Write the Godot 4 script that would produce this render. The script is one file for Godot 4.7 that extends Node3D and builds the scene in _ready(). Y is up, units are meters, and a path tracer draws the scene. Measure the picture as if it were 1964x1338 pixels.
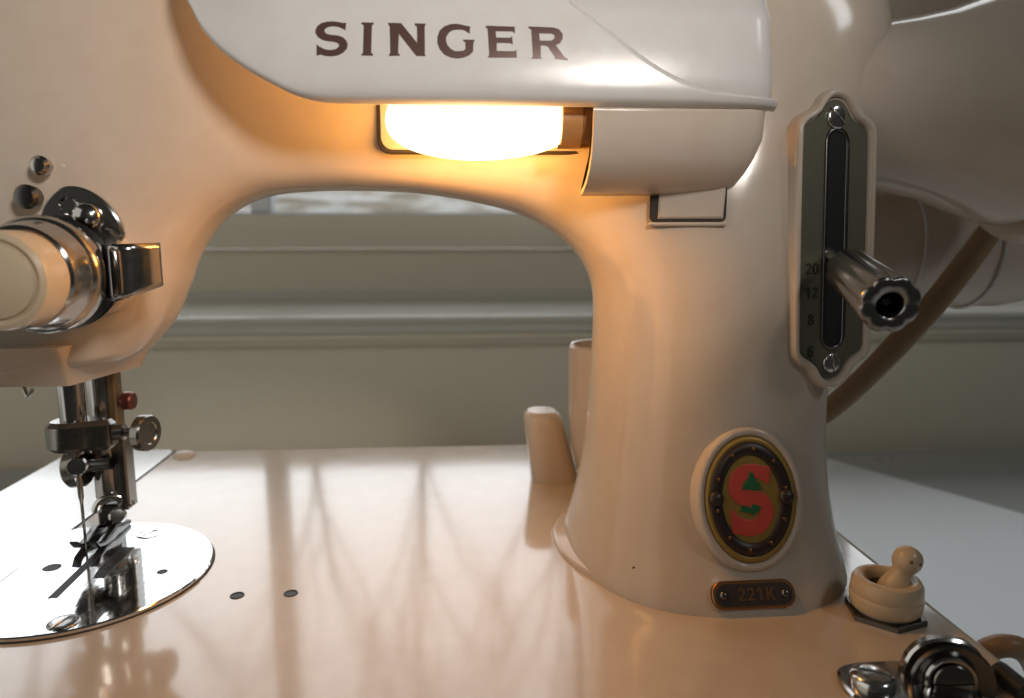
extends Node3D
# A cream sewing machine seen close up, its lamp lit, in front of a window wall. All lengths below are millimetres, turned into metres on commit.
const MM := 0.001
const BASE := Vector3(100, -64, -5)      # where the machine stands on the table
var M := {}
var machine: Node3D
var rng := RandomNumberGenerator.new()

# ---------------------------------------------------------------- mesh builder
class Build:
	var v := PackedVector3Array()
	var g := PackedInt32Array()
	var x := Transform3D()
	var grp := 0
	func at(pos: Vector3, euler := Vector3.ZERO) -> Build:
		x = Transform3D(Basis.from_euler(euler * PI / 180.0), pos)
		return self
	func tri(a: Vector3, b: Vector3, c: Vector3) -> void:
		v.append(x * a); v.append(x * b); v.append(x * c)
		g.append(grp)
	func quad(a: Vector3, b: Vector3, c: Vector3, d: Vector3) -> void:
		tri(a, b, c); tri(a, c, d)
	func turn(from: int) -> void:
		for i in range(from, v.size(), 3):
			var t := v[i + 1]
			v[i + 1] = v[i + 2]
			v[i + 2] = t
	func close(from: int) -> void:          # outward faces of a closed shape run clockwise
		if from >= v.size(): return
		var o := v[from]
		var s := 0.0
		for i in range(from, v.size(), 3):
			s += (v[i] - o).dot((v[i + 1] - o).cross(v[i + 2] - o))
		if s > 0.0: turn(from)
	func face(from: int, dir: Vector3) -> void:   # an open sheet that faces dir
		var s := 0.0
		for i in range(from, v.size(), 3):
			s += (v[i + 1] - v[i]).cross(v[i + 2] - v[i]).dot(dir)
		if s > 0.0: turn(from)
	func loops(rows: Array, cap0 := true, cap1 := true) -> void:
		var from := v.size()
		grp += 1
		for i in rows.size() - 1:
			var a: Array = rows[i]
			var b: Array = rows[i + 1]
			var n := a.size()
			for j in n:
				var k := (j + 1) % n
				quad(a[j], a[k], b[k], b[j])
		if cap0: fan(rows[0])
		if cap1: fan(rows[rows.size() - 1])
		close(from)
	func fan(l: Array) -> void:
		grp += 1
		var c := Vector3.ZERO
		for p in l: c += p
		c /= l.size()
		for j in l.size():
			tri(c, l[j], l[(j + 1) % l.size()])
	func sheet(rows: Array) -> void:
		grp += 1
		for i in rows.size() - 1:
			for j in rows[i].size() - 1:
				quad(rows[i][j], rows[i][j + 1], rows[i + 1][j + 1], rows[i + 1][j])
	func lathe(prof: Array, n := 40, crease := 28.0) -> void:   # Vector2(radius, height) round local y
		var from := v.size()
		grp += 1
		for i in prof.size() - 1:
			var p: Vector2 = prof[i]
			var q: Vector2 = prof[i + 1]
			if i > 0 and absf(rad_to_deg((p - Vector2(prof[i - 1])).angle_to(q - p))) > crease: grp += 1
			for j in n:
				var a := TAU * j / n
				var b := TAU * ((j + 1) % n) / n
				var ca := Vector3(cos(a), 0, sin(a))
				var cb := Vector3(cos(b), 0, sin(b))
				var up := Vector3.UP
				if p.x > 1e-4: tri(ca * p.x + up * p.y, cb * p.x + up * p.y, cb * q.x + up * q.y)
				if q.x > 1e-4: tri(ca * p.x + up * p.y, cb * q.x + up * q.y, ca * q.x + up * q.y)
		close(from)
	func prism(poly: PackedVector2Array, z0: float, z1: float, bev := 0.0, both := false, crease := 30.0) -> void:
		var from := v.size()
		var n := poly.size()
		if n > 2 and poly[0].is_equal_approx(poly[n - 1]):
			poly.remove_at(n - 1); n -= 1
		if Geometry2D.is_polygon_clockwise(poly): poly.reverse()
		var inn := PackedVector2Array()
		var sharp := []
		for i in n:
			var d0 := (poly[i] - poly[(i + n - 1) % n]).normalized()
			var d1 := (poly[(i + 1) % n] - poly[i]).normalized()
			var n0 := Vector2(-d0.y, d0.x)
			var n1 := Vector2(-d1.y, d1.x)
			var m := (n0 + n1) / maxf(0.35, 1.0 + n0.dot(n1))
			inn.append(poly[i] + m * bev)
			sharp.append(absf(rad_to_deg(d0.angle_to(d1))) > crease)
		var rings := []
		if both and bev > 0: rings.append([inn, z0])
		rings.append([poly, z0 + (bev if both else 0.0)])
		rings.append([poly, z1 - bev])
		if bev > 0: rings.append([inn, z1])
		for r in rings.size() - 1:
			grp += 1
			var a: PackedVector2Array = rings[r][0]
			var b: PackedVector2Array = rings[r + 1][0]
			for i in n:
				if sharp[i]: grp += 1
				var k := (i + 1) % n
				quad(Vector3(a[i].x, a[i].y, rings[r][1]), Vector3(a[k].x, a[k].y, rings[r][1]), Vector3(b[k].x, b[k].y, rings[r + 1][1]), Vector3(b[i].x, b[i].y, rings[r + 1][1]))
		for e in [[rings[0], false], [rings[rings.size() - 1], true]]:
			grp += 1
			var q: PackedVector2Array = e[0][0]
			var ix := Geometry2D.triangulate_polygon(q)
			for t in range(0, ix.size(), 3):
				var a := Vector3(q[ix[t]].x, q[ix[t]].y, e[0][1])
				var b := Vector3(q[ix[t + 1]].x, q[ix[t + 1]].y, e[0][1])
				var c := Vector3(q[ix[t + 2]].x, q[ix[t + 2]].y, e[0][1])
				if ((b - a).cross(c - a).z > 0) == e[1]: tri(a, b, c)
				else: tri(a, c, b)
		grp += 1
		close(from)
	func box(c: Vector3, s: Vector3, bev := 0.0) -> void:
		var keep := x
		x = x * Transform3D(Basis(), c)
		prism(PackedVector2Array([Vector2(-s.x, -s.y) / 2, Vector2(s.x, -s.y) / 2, Vector2(s.x, s.y) / 2, Vector2(-s.x, s.y) / 2]), -s.z / 2, s.z / 2, bev, true)
		x = keep
	func tube(path: Array, r, n := 10, flat := 1.0, side := Vector3.ZERO) -> void:
		var rows := []
		var u := Vector3.ZERO
		for i in path.size():
			var t: Vector3 = (path[mini(i + 1, path.size() - 1)] - path[maxi(i - 1, 0)]).normalized()
			if u == Vector3.ZERO: u = side if side != Vector3.ZERO else (Vector3.UP if absf(t.y) < 0.8 else Vector3.RIGHT)
			u = (u - t * u.dot(t)).normalized()
			var w := t.cross(u)
			var rr: float = r[i] if r is Array else r
			var l := []
			for j in n:
				var a := TAU * j / n
				l.append(path[i] + (u * cos(a) + w * sin(a) * flat) * rr)
			rows.append(l)
		loops(rows)
	func commit() -> ArrayMesh:
		var st := SurfaceTool.new()
		st.begin(Mesh.PRIMITIVE_TRIANGLES)
		for i in v.size():
			st.set_smooth_group(g[i / 3])
			st.add_vertex(v[i] * 0.001)
		st.generate_normals()
		st.index()
		return st.commit()

func nb() -> Build: return Build.new()

func part(called: String, b, m: Material, parent: Node3D, label := "") -> MeshInstance3D:
	var o := MeshInstance3D.new()
	o.name = called
	o.mesh = b.commit() if b is Build else b
	o.material_override = m
	if parent == machine: o.position = -BASE * MM
	if label: o.set_meta("label", label)
	parent.add_child(o, true)
	o.name = tidy(o)
	return o

func tidy(o: Node) -> String:                 # a repeat takes a three-digit number
	var base := String(o.name).rstrip("0123456789").rstrip("_")
	var k := 0
	for c in o.get_parent().get_children():
		if c != o and (String(c.name) == base or String(c.name).begins_with(base + "_0")): k += 1
	return base if k == 0 else "%s_%03d" % [base, k]

func thing(called: String, label: String, category: String, at := Vector3.ZERO, group := "") -> Node3D:
	var o := Node3D.new()
	o.name = called
	o.position = at * MM
	o.set_meta("label", label)
	o.set_meta("category", category)
	if group: o.set_meta("group", group)
	add_child(o, true)
	o.name = tidy(o)
	return o

# ---------------------------------------------------------------- outlines
func rrect(w: float, h: float, r: float, n := 6) -> PackedVector2Array:
	var p := PackedVector2Array()
	for q in 4:
		var c := Vector2((w / 2 - r) * [1, -1, -1, 1][q], (h / 2 - r) * [1, 1, -1, -1][q])
		for i in n + 1:
			var a := PI / 2 * (q + float(i) / n)
			p.append(c + Vector2(cos(a), sin(a)) * r)
	return p

func oval(a: float, b: float, n := 48) -> PackedVector2Array:
	var p := PackedVector2Array()
	for i in n: p.append(Vector2(cos(TAU * i / n) * a, sin(TAU * i / n) * b))
	return p

func ring3(p: PackedVector2Array, z: float) -> Array:
	var l := []
	for q in p: l.append(Vector3(q.x, q.y, z))
	return l

func flat(a: Array) -> PackedVector2Array:
	var p := PackedVector2Array()
	for i in range(0, a.size(), 2): p.append(Vector2(a[i], a[i + 1]))
	return p

func shift(p: PackedVector2Array, d: Vector2, s := 1.0) -> PackedVector2Array:
	var o := PackedVector2Array()
	for q in p: o.append(q * s + d)
	return o

func curve(keys: Array, t: float) -> float:   # piecewise linear through Vector2(x, y)
	if t <= keys[0].x: return keys[0].y
	for i in keys.size() - 1:
		if t <= keys[i + 1].x:
			return lerpf(keys[i].y, keys[i + 1].y, (t - keys[i].x) / maxf(1e-6, keys[i + 1].x - keys[i].x))
	return keys[keys.size() - 1].y

func smooth_curve(keys: Array, t: float) -> float:   # Catmull-Rom over uneven keys
	var n := keys.size()
	if t <= keys[0].x: return keys[0].y
	if t >= keys[n - 1].x: return keys[n - 1].y
	var i := 0
	while t > keys[i + 1].x: i += 1
	var h: float = keys[i + 1].x - keys[i].x
	var s: float = (t - keys[i].x) / h
	var m0: float = (keys[i + 1].y - keys[maxi(i - 1, 0)].y) / (keys[i + 1].x - keys[maxi(i - 1, 0)].x)
	var m1: float = (keys[mini(i + 2, n - 1)].y - keys[i].y) / (keys[mini(i + 2, n - 1)].x - keys[i].x)
	return (2 * s * s * s - 3 * s * s + 1) * keys[i].y + (s * s * s - 2 * s * s + s) * h * m0 + (3 * s * s - 2 * s * s * s) * keys[i + 1].y + (s * s * s - s * s) * h * m1

func spline(a: Array, t: float):               # Catmull-Rom through an array of numbers or vectors
	var n := a.size()
	var i := clampi(int(t), 0, n - 2)
	var s := t - i
	var p0 = a[maxi(i - 1, 0)]
	var p1 = a[i]
	var p2 = a[i + 1]
	var p3 = a[mini(i + 2, n - 1)]
	return 0.5 * ((2 * p1) + (p2 - p0) * s + (2 * p0 - 5 * p1 + 4 * p2 - p3) * s * s + (3 * p1 - p0 - 3 * p2 + p3) * s * s * s)

# ---------------------------------------------------------------- materials
func noise_tex(freq: float, oct: int, sd: int, ramp = null, as_normal := false, strength := 1.0, size := 256) -> NoiseTexture2D:
	var n := FastNoiseLite.new()
	n.seed = sd
	n.noise_type = FastNoiseLite.TYPE_SIMPLEX_SMOOTH
	n.frequency = freq
	n.fractal_octaves = oct
	var t := NoiseTexture2D.new()
	t.width = size; t.height = size
	t.seamless = true
	t.noise = n
	if as_normal:
		t.as_normal_map = true
		t.bump_strength = strength
	if ramp:
		var g := Gradient.new()
		g.offsets = PackedFloat32Array(ramp[0])
		g.colors = PackedColorArray(ramp[1])
		t.color_ramp = g
	return t

func mat(lin: Color, rough: float, metal := 0.0) -> StandardMaterial3D:
	var m := StandardMaterial3D.new()
	m.albedo_color = lin.linear_to_srgb()
	m.roughness = rough
	m.metallic = metal
	return m

func materials() -> void:
	var peel := noise_tex(0.012, 3, 5, null, true, 3.0)
	M.enamel = mat(Color(0.56, 0.475, 0.39), 0.13)
	M.enamel.metallic_specular = 0.44
	M.enamel.normal_enabled = true
	M.enamel.normal_texture = peel
	M.enamel.normal_scale = 0.05
	M.enamel.uv1_triplanar = true
	M.enamel.uv1_scale = Vector3(25, 25, 25)
	M.bed = mat(Color(0.56, 0.46, 0.36), 0.14)
	M.bed.normal_enabled = true
	M.bed.normal_texture = peel
	M.bed.normal_scale = 0.07
	M.bed.uv1_triplanar = true
	M.bed.uv1_scale = Vector3(18, 18, 18)
	M.bed.clearcoat_enabled = true
	M.bed.clearcoat = 1.0
	M.bed.clearcoat_roughness = 0.075
	M.cover = mat(Color(0.60, 0.575, 0.555), 0.22)
	M.cover.normal_enabled = true
	M.cover.normal_texture = peel
	M.cover.normal_scale = 0.05
	M.cover.uv1_triplanar = true
	M.cover.uv1_scale = Vector3(25, 25, 25)
	var smudge := noise_tex(0.012, 5, 71, [[0.25, 0.5, 0.75], [Color(0.85, 0.85, 0.85), Color(0.94, 0.94, 0.94), Color(1, 1, 1)]], false, 1.0, 512)
	var tint := noise_tex(0.008, 5, 72, [[0.2, 0.5, 0.8], [Color(0.985, 0.98, 0.975), Color(0.993, 0.991, 0.99), Color(1, 1, 1)]], false, 1.0, 512)
	for e in [M.enamel, M.bed, M.cover]:
		e.roughness_texture = smudge
		e.albedo_texture = tint
		e.roughness *= 1.15
	M.plastic = mat(Color(0.55, 0.44, 0.30), 0.28)
	M.chrome = mat(Color(0.45, 0.44, 0.425), 0.12, 1.0)
	M.chrome.roughness_texture = noise_tex(0.03, 4, 9, [[0.0, 1.0], [Color(0.6, 0.6, 0.6), Color(1, 1, 1)]])
	M.chrome.roughness = 0.2
	M.chrome.uv1_triplanar = true
	M.chrome.uv1_scale = Vector3(60, 60, 60)
	M.steel = mat(Color(0.6, 0.59, 0.57), 0.18, 1.0)
	M.tarnish = mat(Color(0.27, 0.255, 0.235), 0.27, 1.0)
	M.tarnish.roughness_texture = noise_tex(0.04, 4, 19, [[0.0, 1.0], [Color(0.55, 0.55, 0.55), Color(1, 1, 1)]])
	M.tarnish.uv1_triplanar = true
	M.tarnish.uv1_scale = Vector3(70, 70, 70)
	M.knob = mat(Color(0.30, 0.29, 0.28), 0.2, 1.0)
	M.dark_steel = mat(Color(0.16, 0.155, 0.15), 0.25, 1.0)
	M.plate = mat(Color(0.86, 0.87, 0.88), 0.06, 1.0)
	M.plate.normal_enabled = true
	M.plate.normal_texture = noise_tex(0.02, 4, 21, null, true, 5.0)
	M.plate.normal_scale = 0.03
	M.plate.uv1_triplanar = true
	M.plate.uv1_scale = Vector3(170, 20, 9)
	M.black = mat(Color(0.008, 0.008, 0.008), 0.5)
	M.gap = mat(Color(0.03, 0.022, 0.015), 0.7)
	M.ink = mat(Color(0.10, 0.055, 0.045), 0.3, 0.25)
	M.brass = mat(Color(0.55, 0.36, 0.12), 0.3, 1.0)
	M.old_brass = mat(Color(0.26, 0.18, 0.10), 0.4, 0.8)
	M.copper = mat(Color(0.30, 0.14, 0.06), 0.35, 1.0)
	M.gold = mat(Color(0.36, 0.225, 0.05), 0.4, 0.3)
	M.badge_band = mat(Color(0.030, 0.018, 0.014), 0.4)
	M.badge_red = mat(Color(0.58, 0.07, 0.05), 0.45)
	M.badge_green = mat(Color(0.02, 0.13, 0.045), 0.45)
	M.olive = mat(Color(0.14, 0.135, 0.095), 0.5, 0.35)
	M.olive.roughness_texture = noise_tex(0.05, 3, 31, [[0.0, 1.0], [Color(0.7, 0.7, 0.7), Color(1, 1, 1)]])
	M.olive.uv1_triplanar = true
	M.olive.uv1_scale = Vector3(40, 40, 40)
	M.numeral = mat(Color(0.02, 0.02, 0.016), 0.6)
	M.red_screw = mat(Color(0.16, 0.05, 0.035), 0.3, 0.7)
	M.belt = mat(Color(0.27, 0.17, 0.09), 0.45)
	M.bakelite = mat(Color(0.42, 0.21, 0.07), 0.35)
	M.bulb = mat(Color(0.9, 0.85, 0.75), 0.4)
	M.bulb.emission_enabled = true
	M.bulb.emission = Color(1.0, 0.80, 0.42).linear_to_srgb()
	M.bulb.emission_energy_multiplier = 3.2
	M.wall = mat(Color(0.69, 0.635, 0.51), 0.55)
	M.wall.roughness_texture = noise_tex(0.03, 4, 41, [[0.0, 1.0], [Color(0.75, 0.75, 0.75), Color(1, 1, 1)]])
	M.wall.normal_enabled = true
	M.wall.normal_texture = noise_tex(0.06, 4, 42, null, true, 3.0)
	M.wall.normal_scale = 0.12
	M.wall.uv1_triplanar = true
	M.wall.uv1_scale = Vector3(9, 9, 9)
	M.ledge = mat(Color(0.62, 0.60, 0.53), 0.35)
	M.frame = mat(Color(0.65, 0.67, 0.68), 0.4)
	M.table = mat(Color(0.40, 0.41, 0.40), 0.45)
	M.table.roughness_texture = noise_tex(0.02, 4, 51, [[0.0, 1.0], [Color(0.6, 0.6, 0.6), Color(1, 1, 1)]])
	M.table.uv1_triplanar = true
	M.table.uv1_scale = Vector3(4, 4, 4)
	M.sheet = mat(Color(0.82, 0.84, 0.85), 0.5)
	M.glass = mat(Color(1, 1, 1), 0.02)
	M.glass.albedo_color.a = 0.06
	M.glass.transparency = BaseMaterial3D.TRANSPARENCY_ALPHA
	M.bark = mat(Color(0.10, 0.08, 0.065), 0.9)
	M.snow = mat(Color(0.9, 0.9, 0.9), 0.9)
	M.snow.albedo_texture = noise_tex(0.02, 4, 61, [[0.3, 0.5, 0.7], [Color(0.55, 0.48, 0.38), Color(0.85, 0.84, 0.8), Color(0.95, 0.95, 0.95)]])
	M.snow.uv1_triplanar = true
	M.snow.uv1_scale = Vector3(0.8, 0.8, 0.8)
	M.daylight = mat(Color(0.8, 0.85, 0.9), 0.9)
	M.daylight.emission_enabled = true
	M.daylight.emission = Color(0.93, 0.97, 1.0).linear_to_srgb()
	M.daylight.emission_energy_multiplier = 2.7

# ---------------------------------------------------------------- camera and light
func view_and_light() -> void:
	var cam := Camera3D.new()
	cam.name = "camera"
	cam.fov = 51.08
	cam.near = 0.01
	cam.far = 50.0
	cam.position = Vector3(109.9, 95.1, 215.0) * MM
	cam.rotation_degrees = Vector3(-9.1, -4.0, 0)
	var ph := CameraAttributesPhysical.new()
	ph.frustum_focal_length = 12.0 / tan(deg_to_rad(51.08) / 2)
	ph.exposure_aperture = 13.0
	ph.frustum_focus_distance = 0.19
	cam.attributes = ph
	add_child(cam)
	cam.current = true
	var we := WorldEnvironment.new()
	we.name = "environment"
	var e := Environment.new()
	e.background_mode = Environment.BG_COLOR
	e.background_color = Color(0.028, 0.028, 0.025).linear_to_srgb()
	e.tonemap_mode = Environment.TONE_MAPPER_LINEAR
	e.tonemap_exposure = 1.0
	e.sdfgi_enabled = true
	e.ssao_enabled = true
	e.ssil_enabled = true
	we.environment = e
	add_child(we)
	# the room's lamp, to the upper right behind the camera
	var s := SpotLight3D.new()
	s.name = "room_lamp"
	s.position = Vector3(206, 232, 300) * MM
	s.light_energy = 0.080
	s.light_color = Color(1.0, 0.97, 0.94)
	s.light_size = 0.028
	s.spot_angle = 35
	s.spot_angle_attenuation = 1.0
	s.spot_range = 4.0
	s.spot_attenuation = 2.0
	s.shadow_enabled = true
	add_child(s)
	s.look_at(Vector3(72, 186, 10) * MM)
	# a wide soft window far to the left of the camera
	var wl := AreaLight3D.new()
	wl.name = "side_window_light"
	wl.area_size = Vector2(1.2, 0.9)
	wl.light_energy = 0.26
	wl.light_color = Color(1.0, 0.98, 0.94)
	wl.position = Vector3(-760, 230, 120) * MM
	wl.shadow_enabled = true
	add_child(wl)
	wl.look_at(Vector3(60, 60, -350) * MM)
	# a smaller bright window up on the right
	var rl := AreaLight3D.new()
	rl.name = "right_window_light"
	rl.area_size = Vector2(0.15, 0.19)
	rl.light_energy = 0.10
	rl.light_color = Color(0.97, 0.99, 1.0)
	rl.position = Vector3(800, 752, 520) * MM
	rl.shadow_enabled = true
	add_child(rl)
	rl.look_at(Vector3(214, 150, 20) * MM)
	# the machine's own bulb
	for x in [103.0, 124.0]:
		var o := OmniLight3D.new()
		o.name = "bulb_light"
		o.position = Vector3(x, 118.2, 28.5) * MM
		o.light_energy = 0.00265
		o.light_color = Color(1.0, 0.66, 0.21)
		o.light_size = 0.007
		o.omni_range = 3.0
		o.omni_attenuation = 2.0
		o.shadow_enabled = true
		add_child(o, true)

# ---------------------------------------------------------------- setting
func setting() -> void:
	var b := nb()
	var t := thing("table", "grey table top under the sewing machine, against the wall", "table", Vector3(100, -64, -20))
	b.at(Vector3(100, -64, -20), Vector3(-90, 0, 0))
	b.prism(rrect(1400, 530, 8), -30, 0, 1.5)
	var tp := part("table_top", b, M.table, t)
	tp.position = -t.position
	b = nb()
	for c in [Vector2(-560, 240), Vector2(760, 240), Vector2(-560, -240), Vector2(760, -240)]:
		b = nb()
		b.box(Vector3(c.x, -420, c.y - 20), Vector3(45, 651, 45), 2)
		var lg := part("leg", b, M.table, t)
		lg.position = -t.position
	var s := thing("white_mat", "thin white mat on the table under the machine, its edge showing at right", "mat", Vector3(150, -64, 0))
	b = nb()
	b.at(Vector3(0, -63.9, 0), Vector3(-90, 0, 0))
	b.prism(flat([-140, 235, 366, 262, 462, 90, 520, -20, 420, -220, -140, -180]), 0, 2.2, 0.8)
	var mt := part("mat_sheet", b, M.sheet, s)
	mt.position = -s.position
	# the wall under the window: recessed upper panel, ledge, moulding, lower panel
	var w := thing("window_wall", "grey-tan panelled wall below the window with a moulded ledge", "wall", Vector3(100, -64, -420))
	var k := -w.position
	b = nb()
	b.box(Vector3(100, -30, -450), Vector3(2200, 222, 60))
	part("upper_panel", b, M.wall, w).position = k
	b = nb()
	b.box(Vector3(100, 95.5, -416.5), Vector3(2200, 28, 9), 1.2)
	part("window_apron", b, M.wall, w).position = k
	b = nb()
	b.at(Vector3(-1000, 0, 0), Vector3(0, 90, 0))     # local z runs along x; local x is -world z
	b.prism(flat([420, 25, 420, 46, 417, 44.5, 412.5, 41, 408, 39.6, 400, 39.2, 300, 38.6, 289, 38.3, 286.5, 37.4, 285.6, 35.6, 286.2, 33.8, 288, 32.6, 289, 30.8, 289.6, 27.6, 291, 25.4, 296, 25]), 0, 2200, 0.0, false, 40)
	part("ledge", b, M.ledge, w).position = k
	b = nb()
	b.at(Vector3(-1000, 0, 0), Vector3(0, 90, 0))
	b.prism(flat([330, 10, 330, 25, 292.5, 25, 292, 22, 293.5, 20.5, 294.5, 18.5, 295.6, 16.5, 297, 15.4, 299, 15, 299, 10]), 0, 2200, 0.0, false, 40)
	part("moulding", b, M.wall, w).position = k
	b = nb()
	b.box(Vector3(100, -330, -330), Vector3(2200, 690, 62))
	part("lower_panel", b, M.wall, w).position = k
	for sx in [[-825.0, 350.0], [956.0, 488.0]]:
		b = nb()
		b.box(Vector3(sx[0], 470, -455), Vector3(sx[1], 720, 60))
		part("side_wall", b, M.wall, w).position = k
	b = nb()
	b.box(Vector3(100, 950, -455), Vector3(2200, 240, 60))
	part("wall_above_window", b, M.wall, w).position = k
	# the window
	var n := thing("window", "bright daylit window with grey frame and narrow glazing bars", "window", Vector3(50, 110, -440))
	k = -n.position
	var bars := [["bottom_rail", Vector3(31, 106.5, -432), Vector3(1362, 9, 30)], ["top_rail", Vector3(31, 815, -432), Vector3(1362, 30, 30)], ["side_rail", Vector3(-638, 460, -432), Vector3(24, 690, 30)], ["side_rail", Vector3(700, 460, -432), Vector3(24, 690, 30)]]
	var bx := [-350.0, -57.0, 225.0, 470.0]
	for x in bx: bars.append(["glazing_bar", Vector3(x, 455, -432), Vector3(17, 688, 24)])
	for d in bars:
		b = nb()
		b.box(d[1], d[2], 2.0)
		part(d[0], b, M.frame, n).position = k
	for p in [[-626.0, -358.5], [-341.5, -65.5], [-48.5, 216.5], [233.5, 461.5], [478.5, 688.0]]:
		b = nb()
		b.box(Vector3((p[0] + p[1]) / 2, 455, -436), Vector3(p[1] - p[0], 688, 3))
		part("pane", b, M.glass, n).position = k
	# daylight and the bare shrubs outside
	b = nb()
	b.box(Vector3(0, 2280, -2900), Vector3(4800, 4900, 20))
	var sky := part("window_sky", b, M.daylight, self)
	sky.set_meta("kind", "structure")
	sky.set_meta("label", "bright white daylight sky outside the window")
	b = nb()
	b.at(Vector3(0, 110, -1800), Vector3(11.5, 0, 0)).box(Vector3.ZERO, Vector3(4800, 40, 2180))
	var gr := part("snowy_bank", b, M.snow, self)
	gr.set_meta("kind", "structure")
	gr.set_meta("label", "pale sloping ground outside the window")
	var spots := [[-1150.0, -2300.0, 22.0, "bare tree outside the window, leftmost of the five"], [-480.0, -2500.0, 13.0, "slimmest bare tree outside the window, second from the left"], [-60.0, -2650.0, 15.0, "bare tree outside the window just right of the narrow glazing bar"], [420.0, -2500.0, 18.0, "bare tree outside the window behind the middle pane"], [1250.0, -2300.0, 24.0, "thickest bare tree outside the window, rightmost of the five"]]
	for q in spots.size():
		rng.seed = 77 + q
		var a = spots[q]
		var tr := thing("bare_tree", a[3], "tree", Vector3(a[0], 60, a[1]), "bare trees outside the window")
		b = nb()
		var top := Vector3(a[0] + rng.randf_range(-120, 120), 1250, a[1])
		b.tube([Vector3(a[0], 60, a[1]), Vector3(a[0] + 8, 560, a[1]), top], [a[2] * 1.3, a[2], a[2] * 0.75], 8)
		var tk := part("trunk", b, M.bark, tr)
		tk.position = -tr.position
		b = nb()
		for j in 6:
			var d := Vector3(rng.randf_range(-0.55, 0.55), 1.0, rng.randf_range(-0.4, 0.4)).normalized()
			branch(b, Vector3(a[0] + 8, 560, a[1]).lerp(top, 0.3 + 0.7 * j / 5.0), d, 620, a[2] * 0.5, 3)
		var cr := part("crown", b, M.bark, tr)
		cr.position = -tr.position

func branch(b: Build, p: Vector3, d: Vector3, length: float, r: float, depth: int) -> void:
	var mid := p + d * length * 0.5 + Vector3(rng.randf_range(-1, 1), rng.randf_range(-0.5, 1), rng.randf_range(-1, 1)) * length * 0.07
	var e := p + d * length
	b.tube([p, mid, e], [r, r * 0.8, r * 0.55], 5)
	if depth == 0: return
	for i in 3:
		var nd := (d + Vector3(rng.randf_range(-1, 1), rng.randf_range(-0.35, 0.9), rng.randf_range(-1, 1)) * 0.5).normalized()
		branch(b, mid.lerp(e, i / 2.0), nd, length * rng.randf_range(0.5, 0.72), r * 0.55, depth - 1)

# ---------------------------------------------------------------- the machine
const STN_IN := [Vector2(20, 62.5), Vector2(26.5, 70), Vector2(31.5, 80), Vector2(35.5, 89.5), Vector2(43, 99), Vector2(54, 104.8), Vector2(68, 106.6), Vector2(83, 106.8), Vector2(99, 106), Vector2(115, 103.4), Vector2(129, 99.4), Vector2(140, 92.8), Vector2(146.6, 85), Vector2(149.4, 75), Vector2(149.2, 55), Vector2(147.8, 32), Vector2(145, 14), Vector2(142, 3), Vector2(141, -1)]
const STN_OUT := [Vector2(-40, 58), Vector2(-44, 68), Vector2(-46, 82), Vector2(-46, 104), Vector2(-44, 135), Vector2(-30, 166), Vector2(8, 184), Vector2(55, 188), Vector2(112, 188), Vector2(165, 184), Vector2(208, 175), Vector2(229, 160), Vector2(229, 132), Vector2(224, 106), Vector2(218, 71), Vector2(217, 36), Vector2(219, 15), Vector2(221.5, 3), Vector2(222.5, -1)]
const STN_F := [20.0, 21.0, 22.0, 22.0, 22.0, 21.0, 20.0, 20.0, 20.0, 21.0, 23.0, 26.0, 29.0, 31.0, 34.5, 37.5, 42.0, 48.5, 50.5]
const STN_N := [2.8, 3.0, 3.0, 3.2, 3.4, 3.8, 4.0, 4.0, 4.0, 3.4, 2.8, 2.5, 2.35, 2.25, 2.25, 2.35, 2.5, 2.5, 2.4]

func section(t: float, grow := 1.0) -> Array:
	var a: Vector2 = spline(STN_IN, t)
	var o: Vector2 = spline(STN_OUT, t)
	var f: float = spline(STN_F, t)
	var n: float = spline(STN_N, t)
	var back := 18.0 + maxf(0.0, t - 11.0) * 2.4
	var c := (a + o) / 2
	var h := (o - a) / 2 * grow
	var l := []
	for i in 72:
		var th := TAU * i / 72
		var cx := signf(cos(th)) * pow(absf(cos(th)), 2.0 / n)
		var sz := signf(sin(th)) * pow(absf(sin(th)), 2.0 / n)
		var p := c + h * cx
		l.append(Vector3(p.x, p.y, sz * (f if sz > 0 else back) * grow))
	return l

func pillar_z(x: float, y: float) -> float:    # the front of the pillar at x, y
	var best := 1e9
	var out := 40.0
	for i in 90:
		var t := 10.5 + 7.5 * i / 90.0
		var a: Vector2 = spline(STN_IN, t)
		var o: Vector2 = spline(STN_OUT, t)
		var s := clampf((x - a.x) / (o.x - a.x), 0, 1)
		var d := absf(lerpf(a.y, o.y, s) - y)
		if d < best:
			best = d
			var n: float = spline(STN_N, t)
			out = float(spline(STN_F, t)) * pow(maxf(0.0, 1 - pow(absf(2 * s - 1), n)), 1 / n)
	return out

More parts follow.
